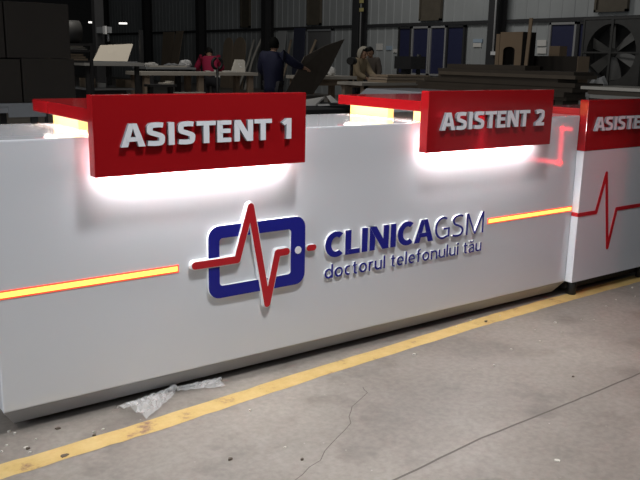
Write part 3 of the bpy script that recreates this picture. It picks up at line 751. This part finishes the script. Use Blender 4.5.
for bx in ((fy-fs-.05, fy-fs, fz-fs, fz+fs), (fy+fs, fy+fs+.05, fz-fs, fz+fs), (fy-fs-.05, fy+fs+.05, fz+fs, fz+fs+.05), (fy-fs-.05, fy+fs+.05, fz-fs-.05, fz-fs)): FRM.box(fx-.02, fx+.40, *bx)
FRM.build('frame', FANM, fan)

# ---- stacks of dark boards and cartons, right
XS = 10.3
y0s, y1s = on(572, 75, 0, XS).y, on(414, 75, 0, XS).y
tr_h = on(490, 93, 0, XS).z
tr = thing('pallet', 'low dark pallet under the stack of dark boards', 'pallet', (XS+.6, (y0s+y1s)/2, 0))
MB().box(XS+.05, XS+.55, y0s+.1, y1s-.1, tr_h-.05, tr_h).build('deck', DARKWOOD, tr)
for i in range(4):
    y = y0s+.2+(y1s-y0s-.6)*i/3; MB().box(XS+.1, XS+.5, y, y+.15, 0, tr_h-.05).build('bearer', DARKWOOD, tr)
lv = [(93, 418, 565), (88, 415, 572), (83.5, 424, 575), (79.5, 436, 556), (76, 438, 575), (72.5, 436, 572), (69.3, 447, 560)]
zz = tr_h+.001
ordl = ['bottom', 'second', 'third', 'fourth', 'fifth', 'sixth']
for k in range(6):
    v0, ua, ub = lv[k]; v1 = lv[k+1][0]
    zt = on(490, v1, 0, XS).z; ya, yb = on(ua, 80, 0, XS).y, on(ub, 80, 0, XS).y; dx = (.0, .03, .01, .05, .0, .03)[k]
    m = DARKWOOD if k != 4 else mat('mid_board', (.15, .12, .09), .6, var=.2)
    o = MB().box(XS+dx, XS+.55, yb, ya, zz, zt-.004).build('dark_board', m)
    tag(o, ordl[k]+' board up in the stack of dark boards behind the second desk sign' if k else 'bottom board in the stack of dark boards behind second desk sign', 'board', 'dark boards in a stack')
    zz = zt-.003
ztop = zz
# black low slab on the stack
o = MB().box(XS+.12, XS+.5, on(525, 68, 0, XS+.12).y, on(447, 68, 0, XS+.12).y, ztop+.001, on(480, 64.5, 0, XS+.12).z).build('thick_slab', DARKWOOD)
tag(o, 'thick dark panel lying on top of the dark board stack', 'panel')
zpan = on(480, 64.5, 0, XS+.12).z
# arched-cut carton standing on the panel
Xc = XS+.14
yc0, yc1 = on(521.5, 50, 0, Xc).y, on(499.5, 50, 0, Xc).y; zc0 = zpan+.002; zc1 = on(510, 32, 0, Xc).z
bx = thing('cut_carton', 'brown carton with arched cut front standing on the dark panel', 'box', (Xc+.2, (yc0+yc1)/2, zc0))
ym = yc1-.08; yn = yc0+.30*(yc1-yc0); w_ = ym-yn
arch_pts = [(ym, zc0), (ym, zc0+.24)]+[(ym-w_/2+w_/2*math.cos(t*PI/8), zc0+.24+.06*math.sin(t*PI/8)) for t in range(1, 8)]+[(yn, zc0+.24), (yn, zc0)]
prof = [(yc1, zc0), (yc1, zc1), (yc0, zc1), (yc0, zc0)]+list(reversed(arch_pts))
MB().prism([(Xc, y, z) for y, z in prof], (.012, 0, 0)).build('front_panel', CARD, bx)
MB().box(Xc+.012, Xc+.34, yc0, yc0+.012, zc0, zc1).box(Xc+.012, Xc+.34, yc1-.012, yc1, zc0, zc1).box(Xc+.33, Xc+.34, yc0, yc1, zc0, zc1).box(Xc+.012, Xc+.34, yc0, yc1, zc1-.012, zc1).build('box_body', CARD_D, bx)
a = on(525.5, 66, 0, Xc-.05); b2 = on(531, 18, 0, Xc+.1)
dd = Vector((0, -.032, 0))
bot = Vector((a.x+.0, a.y, zpan+.003))
o = MB().prism([bot+dd, bot-dd, b2-dd, b2+dd], (.02, 0, 0)).build('leaning_plank', CARD)
tag(o, 'narrow brown plank leaning upright beside the cut carton', 'plank')
o = ybox('brown_slab', 495.5, 499, 34, 66, Xc+.05, .3, CARD, zb=zpan+.002); tag(o, 'narrow brown slab upright left of the cut carton', 'slab')
# long carton: light and shade coloured in, brighter end and darker long side
Xl = 10.98
yl0, yl1 = on(577, 70, 0, Xl).y, on(527, 70, 0, Xl).y
zl0, zl1 = on(577, 84, 0, Xl).z, on(577, 56.3, 0, Xl).z
lc = thing('long_carton', 'long brown carton beside the exhaust fan, coloured with a lit end and shaded side', 'box', (Xl+.3, (yl0+yl1)/2, zl0))
MB().box(Xl, on(588.5, 70, 1, yl0).x, yl0+.006, yl1, zl0, zl1).build('box_body', CARD_D, lc)
MB().box(Xl, on(588.5, 70, 1, yl0).x, yl0, yl0+.006, zl0, zl1).build('lit_end', mat('carton_lit_end', (.46, .34, .23), .8, var=.1), lc)
t2 = thing('carton_stand', 'dark wooden stand carrying the long brown carton', 'stand', (Xl+.3, (yl0+yl1)/2, 0))
MB().box(Xl-.0, Xl+.75, yl0, yl1, zl0-.05, zl0-.001).build('stand_top', DARKWOOD, t2)
for y in (yl0+.05, yl1-.15):
    for x in (Xl+.05, Xl+.6): MB().box(x, x+.1, y, y+.1, 0, zl0-.05).build('leg', DARKWOOD, t2)
o = ybox('small_carton', 549, 559.5, 46, 56.2, Xl+.3, .2, CARD, zb=zl1+.001); tag(o, 'small brown carton sitting on the long brown carton', 'box')
# boards bench at far right
Xw = 6.6
wy1, wy0 = on(581, 90, 0, Xw).y, on(662, 90, 0, Xw).y
wz = on(610, 95.5, 0, Xw).z; wz2 = on(610, 90.5, 0, Xw).z
t = thing('workbench', 'dark bench with pale edged boards behind the narrow third desk', 'workbench', (Xw+.35, (wy0+wy1)/2, 0))
MB().box(Xw, Xw+.7, wy0, wy1-.10, wz-.035, wz).build('bench_top', mat('edge_board', (.30, .29, .265), .6), t)
for y in (wy0+.05, wy1-.2):
    for x in (Xw+.06, Xw+.58): MB().box(x, x+.07, y, y+.07, 0, wz-.035).build('leg', STEEL, t)
o = MB().box(Xw+.04, Xw+.6, wy0, wy1-.05, wz+.001, wz2).build('dark_board', DARKWOOD); tag(o, 'thick dark board lying on bench behind the narrow desk', 'board')
o = MB().box(Xw-.01, Xw+.62, wy0, wy1, wz2+.001, wz2+.03).build('pale_board', PALEBOARD); tag(o, 'pale edged board lying over the thick dark board', 'board')
p = on(598, 84, 0, 15.5)
tag(crumple((15.5, p.y, 0), .25, GREYSTEEL, 'dust_sack', .9, 1.2, 2.4, 9, .12), 'grey crumpled sack standing under the exhaust fan', 'sack')

# ---- benches right of the worker in navy
Yb = 9.65
bz = on(335, 76.2, 1, Yb).z; bx0, bx1 = on(308, 77, 1, Yb).x, on(357, 77, 1, Yb).x
bench('workbench', 'pale wooden bench between the navy worker and the hooded worker', bx0, bx1, Yb, Yb+.75, bz, BENCHTOP, BENCHLEG, th=.06, legs=2, apron=.12)
p = on(333, 74, 1, Yb+.3)
tag(crumple((p.x, Yb+.35, bz+.001), .10, PLASTIC, 'plastic_bag', .9, .8, 1.0, 14, .12), 'small crumpled white bag on the bench between the workers', 'bag')
p = on(351.5, 75, 1, Yb+.3); pz = on(351.5, 61, 1, Yb+.3).z
gr = thing('bench_grinder', 'black grinder on a post at the hooded worker elbow', 'grinder', (p.x, Yb+.3, bz))
MB().tube([(p.x, Yb+.3, bz), (p.x, Yb+.3, pz)], .03, 8).build('post', BLACK, gr)
MB().tube([(p.x-.09, Yb+.25, pz), (p.x+.09, Yb+.35, pz)], .075, 12).build('motor', BLACK, gr)
Yk = 8.6
kz = on(400, 82.8, 1, Yk).z; kx0, kx1 = on(362, 84, 1, Yk).x, on(440, 84, 1, Yk).x
bench('workbench', 'bench in front of the hooded worker carrying stacked boards', kx0, kx1, Yk, Yk+.75, kz, BENCHTOP, BENCHLEG, th=.05, legs=2, apron=.06)
zz = kz+.001
for k in range(3):
    u0, u1 = ((388, 436), (389, 433), (390, 432))[k]; h_ = (.055, .05, .045)[k]
    o = MB().box(on(u0, 80, 1, Yk).x, on(u1, 80, 1, Yk).x, Yk+.03+.02*k, Yk+.6, zz, zz+h_-.012).build('plank', (PLY, mat('plank_pale', (.42, .34, .26), .7, var=.15), PLY)[k])
    tag(o, ('bottom', 'middle', 'top')[k]+' plank in the brown stack on the hooded worker bench', 'plank', 'planks in a stack'); zz += h_
    if k < 2:
        pass
# dark machine behind
p = on(418, 60, 1, 10.6)
dp = thing('drill_machine', 'dark drilling machine standing before the blue windows', 'machine', (p.x, 10.9, 0))
pz = on(418, 56.5, 1, 10.6).z
MB().box(p.x-.28, p.x+.28, 10.6, 11.1, 0, .75).build('base', STEEL, dp)
MB().box(p.x-.08, p.x+.08, 10.9, 11.06, .75, pz-.2).build('column', STEEL, dp)
MB().box(p.x-.22, p.x+.24, 10.6, 11.15, pz-.28, pz).build('head', STEEL, dp)
MB().tube([(p.x+.30, 10.9, .75), (p.x+.30, 10.9, pz+.05)], .05, 8).build('hose', BLACK, dp)

# ---- near bench right behind the counter: papers on black boards
Yn = 3.6
nz = on(325, 106, 1, Yn).z; nx0, nx1 = on(290, 106, 1, Yn).x, on(352, 106, 1, Yn).x
bench('workbench', 'black bench with loose papers seen between the two red signs', nx0-.2, nx1+.1, Yn, Yn+.9, nz, BLACK, STEEL, th=.05, legs=2, apron=.1)
o = MB().box(nx0, nx1+.05, Yn+.55, Yn+.75, nz+.001, on(325, 95.3, 1, Yn+.55).z).build('cardboard_slab', CARD_D); tag(o, 'dark brown slab lying behind papers on the black bench', 'slab')
def sheet(pts, label, k):
    o = MB().prism(pts, (.0, .012, .012)).build('paper_sheet', PAPER); tag(o, label, 'paper', 'loose papers on black bench')
zp = nz+.002
q = lambda u, y, dz=0.: (on(u, 104, 1, y).x, y, zp+dz)
sheet([q(303, Yn+.05), q(316, Yn+.05), q(325, Yn+.30, .06), q(306, Yn+.34, .03)], 'white paper sheet sloping up against red sign side', 0)
sheet([q(331, Yn+.12,.02), q(338, Yn+.12,.02), q(331, Yn+.36, .07), q(327, Yn+.36, .06)], 'narrow white paper strip tilted on the black bench', 1)
sheet([q(318, Yn+.005), q(330, Yn+.005), q(329, Yn+.035, .003), q(319, Yn+.035, .003)], 'flat pale paper lying foremost on the black bench', 2)
o = MB().box(on(300, 111, 1, Yn-.5).x, on(346, 111, 1, Yn-.5).x, Yn-.5, Yn-.1, 0, on(325, 109.5, 1, Yn-.5).z).build('black_cabinet', BLACK, bevel=.01); tag(o, 'low black cabinet between long counter and paper-strewn bench', 'cabinet')
# grey angled cabinet behind second shelf
Xq = 4.3
g0, g1 = on(366.5, 88.3, 0, Xq), on(440, 93.3, 0, Xq); gl = on(359, 94.5, 0, Xq)
ring = [(Xq, g1.y, 0), (Xq, gl.y, 0), (Xq, gl.y, gl.z), (Xq, g0.y, g0.z), (Xq, g1.y, g0.z)]
o = MB().prism(ring, (.5, 0, 0)).build('grey_cabinet', GREYLAM); tag(o, 'grey cabinet with sloping end behind the second red shelf', 'cabinet')

# ================================================================== PEOPLE
def skin_mesh(name, verts, edges, radii, mats, sub=1):
    me = bpy.data.meshes.new(name+'_skeleton'); me.from_pydata([tuple(v) for v in verts], edges, [])
    o = bpy.data.objects.new(name+'_skeleton', me); C.objects.link(o)
    md = o.modifiers.new('skin', 'SKIN'); md.use_smooth_shade = True
    sv = me.skin_vertices[0].data
    for i, r in enumerate(radii):
        sv[i].radius = r if isinstance(r, tuple) else (r, r); sv[i].use_root = (i == 0)
    sd = o.modifiers.new('sub', 'SUBSURF'); sd.levels = sub; sd.render_levels = sub
    dg = bpy.context.evaluated_depsgraph_get(); dg.update()
    out = bpy.data.meshes.new_from_object(o.evaluated_get(dg))
    bpy.data.objects.remove(o); out.name = name
    out.materials.clear()
    for m in mats: out.materials.append(m)
    return out
class Sk:
    def __init__(s): s.v = []; s.e = []; s.r = []
    def add(s, p, r, par=None):
        s.v.append(Vector(p)); s.r.append(r)
        if par is not None: s.e.append((par, len(s.v)-1))
        return len(s.v)-1
SKIN = mat('skin', (.42, .25, .17), .6); HAIR = mat('black_hair', (.010, .009, .008), .7, spec=.15)
def person(label, base, face, J, jacket_m, trouser_m, hair='hair', hat_m=None, hood_m=None, shoe_m=BLACK, jr=1.0, apron=None, hem=.02):
    """J: joints in the person's own frame (x to the right hand, y forward, z up); face: unit heading"""
    f = Vector((face[0], face[1], 0)).normalized(); rgt = Vector((f.y, -f.x, 0)); B = Vector(base)
    W = lambda p: B+rgt*p[0]+f*p[1]+Vector((0, 0, p[2]))
    t = thing('person', label, 'person', B)
    k = Sk(); pel = k.add(W(J['pelvis']), .10); wa = k.add(W(J['waist']), .09, pel); chs = k.add(W(J['chest']), .095, wa)
    nk = k.add(W(J['neck']), .055, chs); hd = k.add(W(J['neck'])*.45+W(J['head'])*.55, .055, nk)
    for s, nm in ((-1, 'l'), (1, 'r')):
        sh = k.add(W(J['sh_'+nm]), .055, chs); el = k.add(W(J['el_'+nm]), .043, sh); wr = k.add(W(J['wr_'+nm]), .028, el)
        d = (W(J['wr_'+nm])-W(J['el_'+nm])).normalized(); side = d.cross(Vector((0, 0, 1))).normalized()*s; dn = side.cross(d)*s
        pw = W(J['wr_'+nm])+d*.075; pm = k.add(pw, .032, wr)
        for q, (off, ln) in enumerate(((-.028, .068), (-.009, .08), (.010, .074), (.027, .058))):
            a = k.add(pw+d*.03+side*off, .010, pm); a2 = k.add(pw+d*(.03+ln*.5)+side*off*1.1-dn*.008, .009, a); k.add(pw+d*(.03+ln*.85)+side*off*1.1-dn*.03, .008, a2)
        th = k.add(W(J['wr_'+nm])+d*.045-side*.04, .011, pm); k.add(W(J['wr_'+nm])+d*.085-side*.055-dn*.012, .009, th)
        hp = k.add(W(J['hip_'+nm]), .088, pel); kn = k.add(W(J['kn_'+nm]), .058, hp); an = k.add(W(J['an_'+nm]), .04, kn); k.add(W(J['toe_'+nm]), .035, an)
    body = skin_mesh('body', k.v, k.e, k.r, [SKIN, HAIR])
    # head with a face joined into the body mesh
    hc = W(J['head']); hf = (f*J.get('look', (1, 0))[0]+Vector((0, 0, J.get('look', (1, 0))[1]))).normalized(); hu = (Vector((0, 0, 1))-hf*hf.z).normalized(); hr = hf.cross(hu)
    bm = bmesh.new(); bm.from_mesh(body)
    def put(c, r, sx, sy, sz, mi=0, n=14):
        g = bmesh.ops.create_uvsphere(bm, u_segments=n, v_segments=9, radius=r)
        for v in g['verts']: p = v.co; v.co = c+hr*(p.x*sx)+hf*(p.y*sy)+hu*(p.z*sz)
        for fc in {q for v in g['verts'] for q in v.link_faces}: fc.smooth = True; fc.material_index = mi
    put(hc, .1, .76, .92, 1.14); put(hc+hf*.035-hu*.05, .07, .8, .85, .85)
    put(hc+hf*.10-hu*.012, .018, .7, .9, 1.5, 0, 8)
    for s in (-1, 1):
        put(hc+hr*(s*.077)-hu*.005, .026, .35, .7, 1.1, 0, 8); put(hc+hr*(s*.031)+hf*.083+hu*.018, .011, 1.2, .6, .7, 1, 8)
    put(hc+hf*.088-hu*.055, .018, 1.4, .4, .25, 1, 8)
    bm.to_mesh(body); bm.free()
    link('body', body, t)
    # jacket
    k = Sk(); pel = k.add(W(J['pelvis'])-Vector((0, 0, hem)), (.180*jr, .15*jr)); wa = k.add(W(J['waist']), (.16*jr, .13*jr), pel); chs = k.add(W(J['chest']), (.185*jr, .15*jr), wa); nk = k.add(W(J['neck'])-Vector((0, 0, .02)), .075*jr, chs)
    for nm in 'lr':
        sh = k.add(W(J['sh_'+nm]), .085*jr, chs); el = k.add(W(J['el_'+nm]), .066*jr, sh); k.add(W(J['wr_'+nm])*.93+W(J['el_'+nm])*.07, .05*jr, el)
    link('jacket', skin_mesh('jacket', k.v, k.e, k.r, [jacket_m]), t)
    k = Sk(); pel = k.add(W(J['pelvis'])-Vector((0, 0, .06)), .13)
    for nm in 'lr':
        hp = k.add(W(J['hip_'+nm])-Vector((0, 0, .04)), .095, pel); kn = k.add(W(J['kn_'+nm]), .078, hp); k.add(W(J['an_'+nm])+Vector((0, 0, .03)), .062, kn)
    link('trousers', skin_mesh('trousers', k.v, k.e, k.r, [trouser_m]), t)
    for nm in 'lr':
        MB().tube([W(J['an_'+nm])+f*-.07-Vector((0, 0, W(J['an_'+nm]).z-.045)), W(J['an_'+nm])+f*.04-Vector((0, 0, W(J['an_'+nm]).z-.045)), W(J['toe_'+nm])+f*.03+Vector((0, 0, .04-W(J['toe_'+nm]).z))], [.044, .046, .036], 10).build('shoe', shoe_m, t)
    # hair or cap: a shell over the upper and back half of the head
    bm = bmesh.new(); g = bmesh.ops.create_uvsphere(bm, u_segments=18, v_segments=12, radius=.108)
    bmesh.ops.delete(bm, geom=[v for v in bm.verts if (v.co.y > .045 and v.co.z < .045) or v.co.z < -.06], context='VERTS')
    for v in bm.verts: p = v.co.copy(); v.co = hc+hr*(p.x*.80)+hf*(p.y*.97-.004)+hu*(p.z*1.16+.004)
    if hat_m:
        for i in range(9):
            pass
    me = bpy.data.meshes.new('hair'); bm.to_mesh(me); bm.free(); me.materials.append(hat_m or HAIR)
    for pl in me.polygons: pl.use_smooth = True
    link('cap' if hat_m else 'hair', me, t)
    if hood_m:
        bm = bmesh.new(); bmesh.ops.create_uvsphere(bm, u_segments=18, v_segments=12, radius=.135)
        bmesh.ops.delete(bm, geom=[v for v in bm.verts if v.co.y > .055 or v.co.z < -.105], context='VERTS')
        for v in bm.verts: p = v.co.copy(); v.co = hc+hr*(p.x*.88)+hf*(p.y*1.0)+hu*(p.z*1.12)
        me = bpy.data.meshes.new('hood'); bm.to_mesh(me); bm.free(); me.materials.append(hood_m)
        for pl in me.polygons: pl.use_smooth = True
        link('hood', me, t)
    if apron:
        mb = MB()
        for a, b2, w in apron:
            pa, pb = W(a), W(b2); s = rgt*w
            mb.prism([pa-s, pa+s, pb+s*1.2, pb-s*1.2], f*-.012)
        mb.build('apron_tie', PAPER, t)
    return t
def joints(h=1.70, lean=0., **kw):
    s = h/1.70
    J = dict(pelvis=(0, 0, .93), waist=(0, 0, 1.08), chest=(0, 0, 1.28), neck=(0, 0, 1.46), head=(0, .03, 1.585),
             sh_l=(-.185, 0, 1.40), sh_r=(.185, 0, 1.40), el_l=(-.25, .03, 1.13), el_r=(.25, .03, 1.13), wr_l=(-.24, .18, .95), wr_r=(.24, .18, .95),
             hip_l=(-.095, 0, .89), hip_r=(.095, 0, .89), kn_l=(-.11, .03, .49), kn_r=(.11, .03, .49), an_l=(-.115, 0, .085), an_r=(.115, 0, .085), toe_l=(-.13, .14, .035), toe_r=(.13, .14, .035))
    c, sn = math.cos(lean), math.sin(lean)
    for n in ('waist', 'chest', 'neck', 'head', 'sh_l', 'sh_r', 'el_l', 'el_r', 'wr_l', 'wr_r'):
        x, y, z = J[n]; dz = z-.93; J[n] = (x, y*c+dz*sn, .93+dz*c-y*sn)
    J.update(kw)
    return {k: (tuple(q*s for q in v) if k != 'look' else v) for k, v in J.items()}
# worker in navy, back turned, carrying a dark sheet
K1 = 13.2
p = at(273.5, 60, K1); bn = Vector((p.x, p.y, 0)); h1 = Vector((.15, 1, 0))
fn = Vector((FW.x, FW.y, 0)).normalized()
hd1 = (fn*.95+Vector((RT.x, RT.y, 0))*.25).normalized()
person('person in navy blue jacket and black cap holding a dark brown sheet', bn, hd1,
       joints(1.65, el_r=(.36, .10, 1.26), wr_r=(.46, .30, 1.20), el_l=(-.25, .05, 1.13), wr_l=(-.14, .30, 1.02)),
       mat('navy_cloth', (.004, .006, .032), .8, var=.15), mat('dark_cloth', (.02, .02, .025), .8), hat_m=mat('black_cap', (.005, .005, .005), .85, spec=.1), jr=1.16, hem=.24)
# the carried sheet
kq = K1+.38
Q = [at(344, 39, kq+.8), at(304, 56.5, kq+.1), at(284, 96, kq-.15), at(311, 96, kq+.55)]
mbq = MB(); edge = [Q[0], Q[0].lerp(Q[1], .5)+Vector((0, 0, .03)), Q[1], Q[1].lerp(Q[2], .5), Q[2], Q[3], Q[3].lerp(Q[0], .5)+Vector((0, 0, -.09))]
nrm = (Q[1]-Q[0]).cross(Q[2]-Q[0]).normalized()*.018
o = mbq.prism(edge, nrm).build('carried_sheet', mat('sheet_brown', (.085, .07, .056), .7, var=.12))
tag(o, 'large dark brown sheet tilted up in the navy worker hand', 'sheet')
# worker in red bending behind the long bench
p = at(210.5, 70, 17.2); br = Vector((p.x, p.y, 0))
hd2 = (fn*.9-Vector((RT.x, RT.y, 0))*.2).normalized()
person('person in a red top bending over, pale apron strings at back', br, hd2,
       joints(1.62, .55, look=(.8, -.6), el_l=(-.30, .30, 1.12), el_r=(.30, .30, 1.12), wr_l=(-.22, .55, 1.03), wr_r=(.22, .55, 1.03)),
       mat('red_cloth', (.42, .014, .07), .8, var=.15), mat('dark_cloth', (.02, .02, .025), .8), jr=1.06,
       apron=[((-.10, -.19, 1.02), (-.02, -.20, .99), .05), ((.10, -.17, 1.05), (.14, -.20, .88), .045)])
# hooded worker at the plank bench
p = at(355.5, 70, 16.7); bk = Vector((p.x, p.y, 0))
hd3 = Vector((RT.x, RT.y, 0))*.75-fn*.55
person('person in khaki jacket with pale hood up, leaning over the bench', bk, hd3,
       joints(1.58, .26, look=(.9, -.35), el_r=(.24, .22, 1.10), wr_r=(.14, .42, 1.00), el_l=(-.26, .24, 1.12), wr_l=(-.18, .46, 1.02)),
       mat('khaki_cloth', (.34, .27, .175), .85, var=.18), mat('dark_cloth', (.02, .02, .025), .8), hood_m=mat('pale_hood', (.50, .46, .38), .9, var=.1), jr=1.10, hem=.18)
p = at(371.5, 70, 17.8); bh = Vector((p.x, p.y, 0))
person('dark-haired person in grey-brown jacket standing behind the hooded one', bh, -Vector((RT.x, RT.y, 0))*.4-fn*.7,
       joints(1.60, .12, look=(.8, -.5)), mat('taupe_cloth', (.12, .10, .085), .85, var=.15), mat('dark_cloth', (.02, .02, .025), .8))

# ================================================================== LIGHT
def area(name, loc, target, size, power, col=(1, 1, 1), shape='DISK', sy=None, spread=None):
    l = bpy.data.lights.new(name, 'AREA'); l.shape = shape; l.size = size; l.energy = power; l.color = col
    if sy: l.size_y = sy
    if spread: l.spread = math.radians(spread)
    o = bpy.data.objects.new(name, l); C.objects.link(o); o.location = loc
    o.rotation_euler = (Vector(target)-Vector(loc)).to_track_quat('-Z', 'Y').to_euler(); return o
area('hall_lamp_key', (1.65, -1.47, 4.2), (1.65, -1.2, 0), .45, 56, (.98, .985, 1.), spread=108)
area('front_fill', (-1.5, -5.0, 4.6), (1.0, 0, .6), 2.2, 24, (.88, .94, 1.))  # added fill from the camera side, not a known fixture
area('door_daylight', (-4.5, -1.0, 2.2), (2.0, 0, .7), 1.8, 140, (.84, .92, 1.))
area('second_shelf_fill', (1.35, .55, 2.3), (3.2, .35, 1.05), .25, 32, (1., .96, .94))  # added light to brighten left sides of second shelf and third desk
area('first_shelf_fill', (-.75, .5, 2.1), (.95, .3, 1.12), .25, 16, (1., .96, .94))  # weaker added light to brighten the first shelf's left side
area('saw_fill', (3.0, 7.5, 5.0), (3.4, 9.5, .8), 1.0, 45, (1., .95, .88))  # added fill that lifts the saw table and the beige board
area('hall_lamp_wall', (11.5, 14.0, 7.0), (17.5, 15.0, 1.0), 2.5, 130, (1., .98, .95))
area('hall_lamp_wall_right', (12.5, 7.0, 7.0), (17.8, 10.0, 1.0), 2.0, 35, (1., .98, .95))
area('hall_lamp_benches', (5.0, 9.0, 6.0), (6.5, 9.8, 0.8), 1.5, 75, (1., .95, .88))
w = bpy.data.worlds.new('world'); S.world = w; w.use_nodes = True
w.node_tree.nodes['Background'].inputs[0].default_value = (.9, .95, 1., 1); w.node_tree.nodes['Background'].inputs[1].default_value = .018
S.view_settings.view_transform = 'Standard'; S.view_settings.look = 'None'; S.view_settings.exposure = 0; S.view_settings.gamma = 1
S.view_settings.use_curve_mapping = False
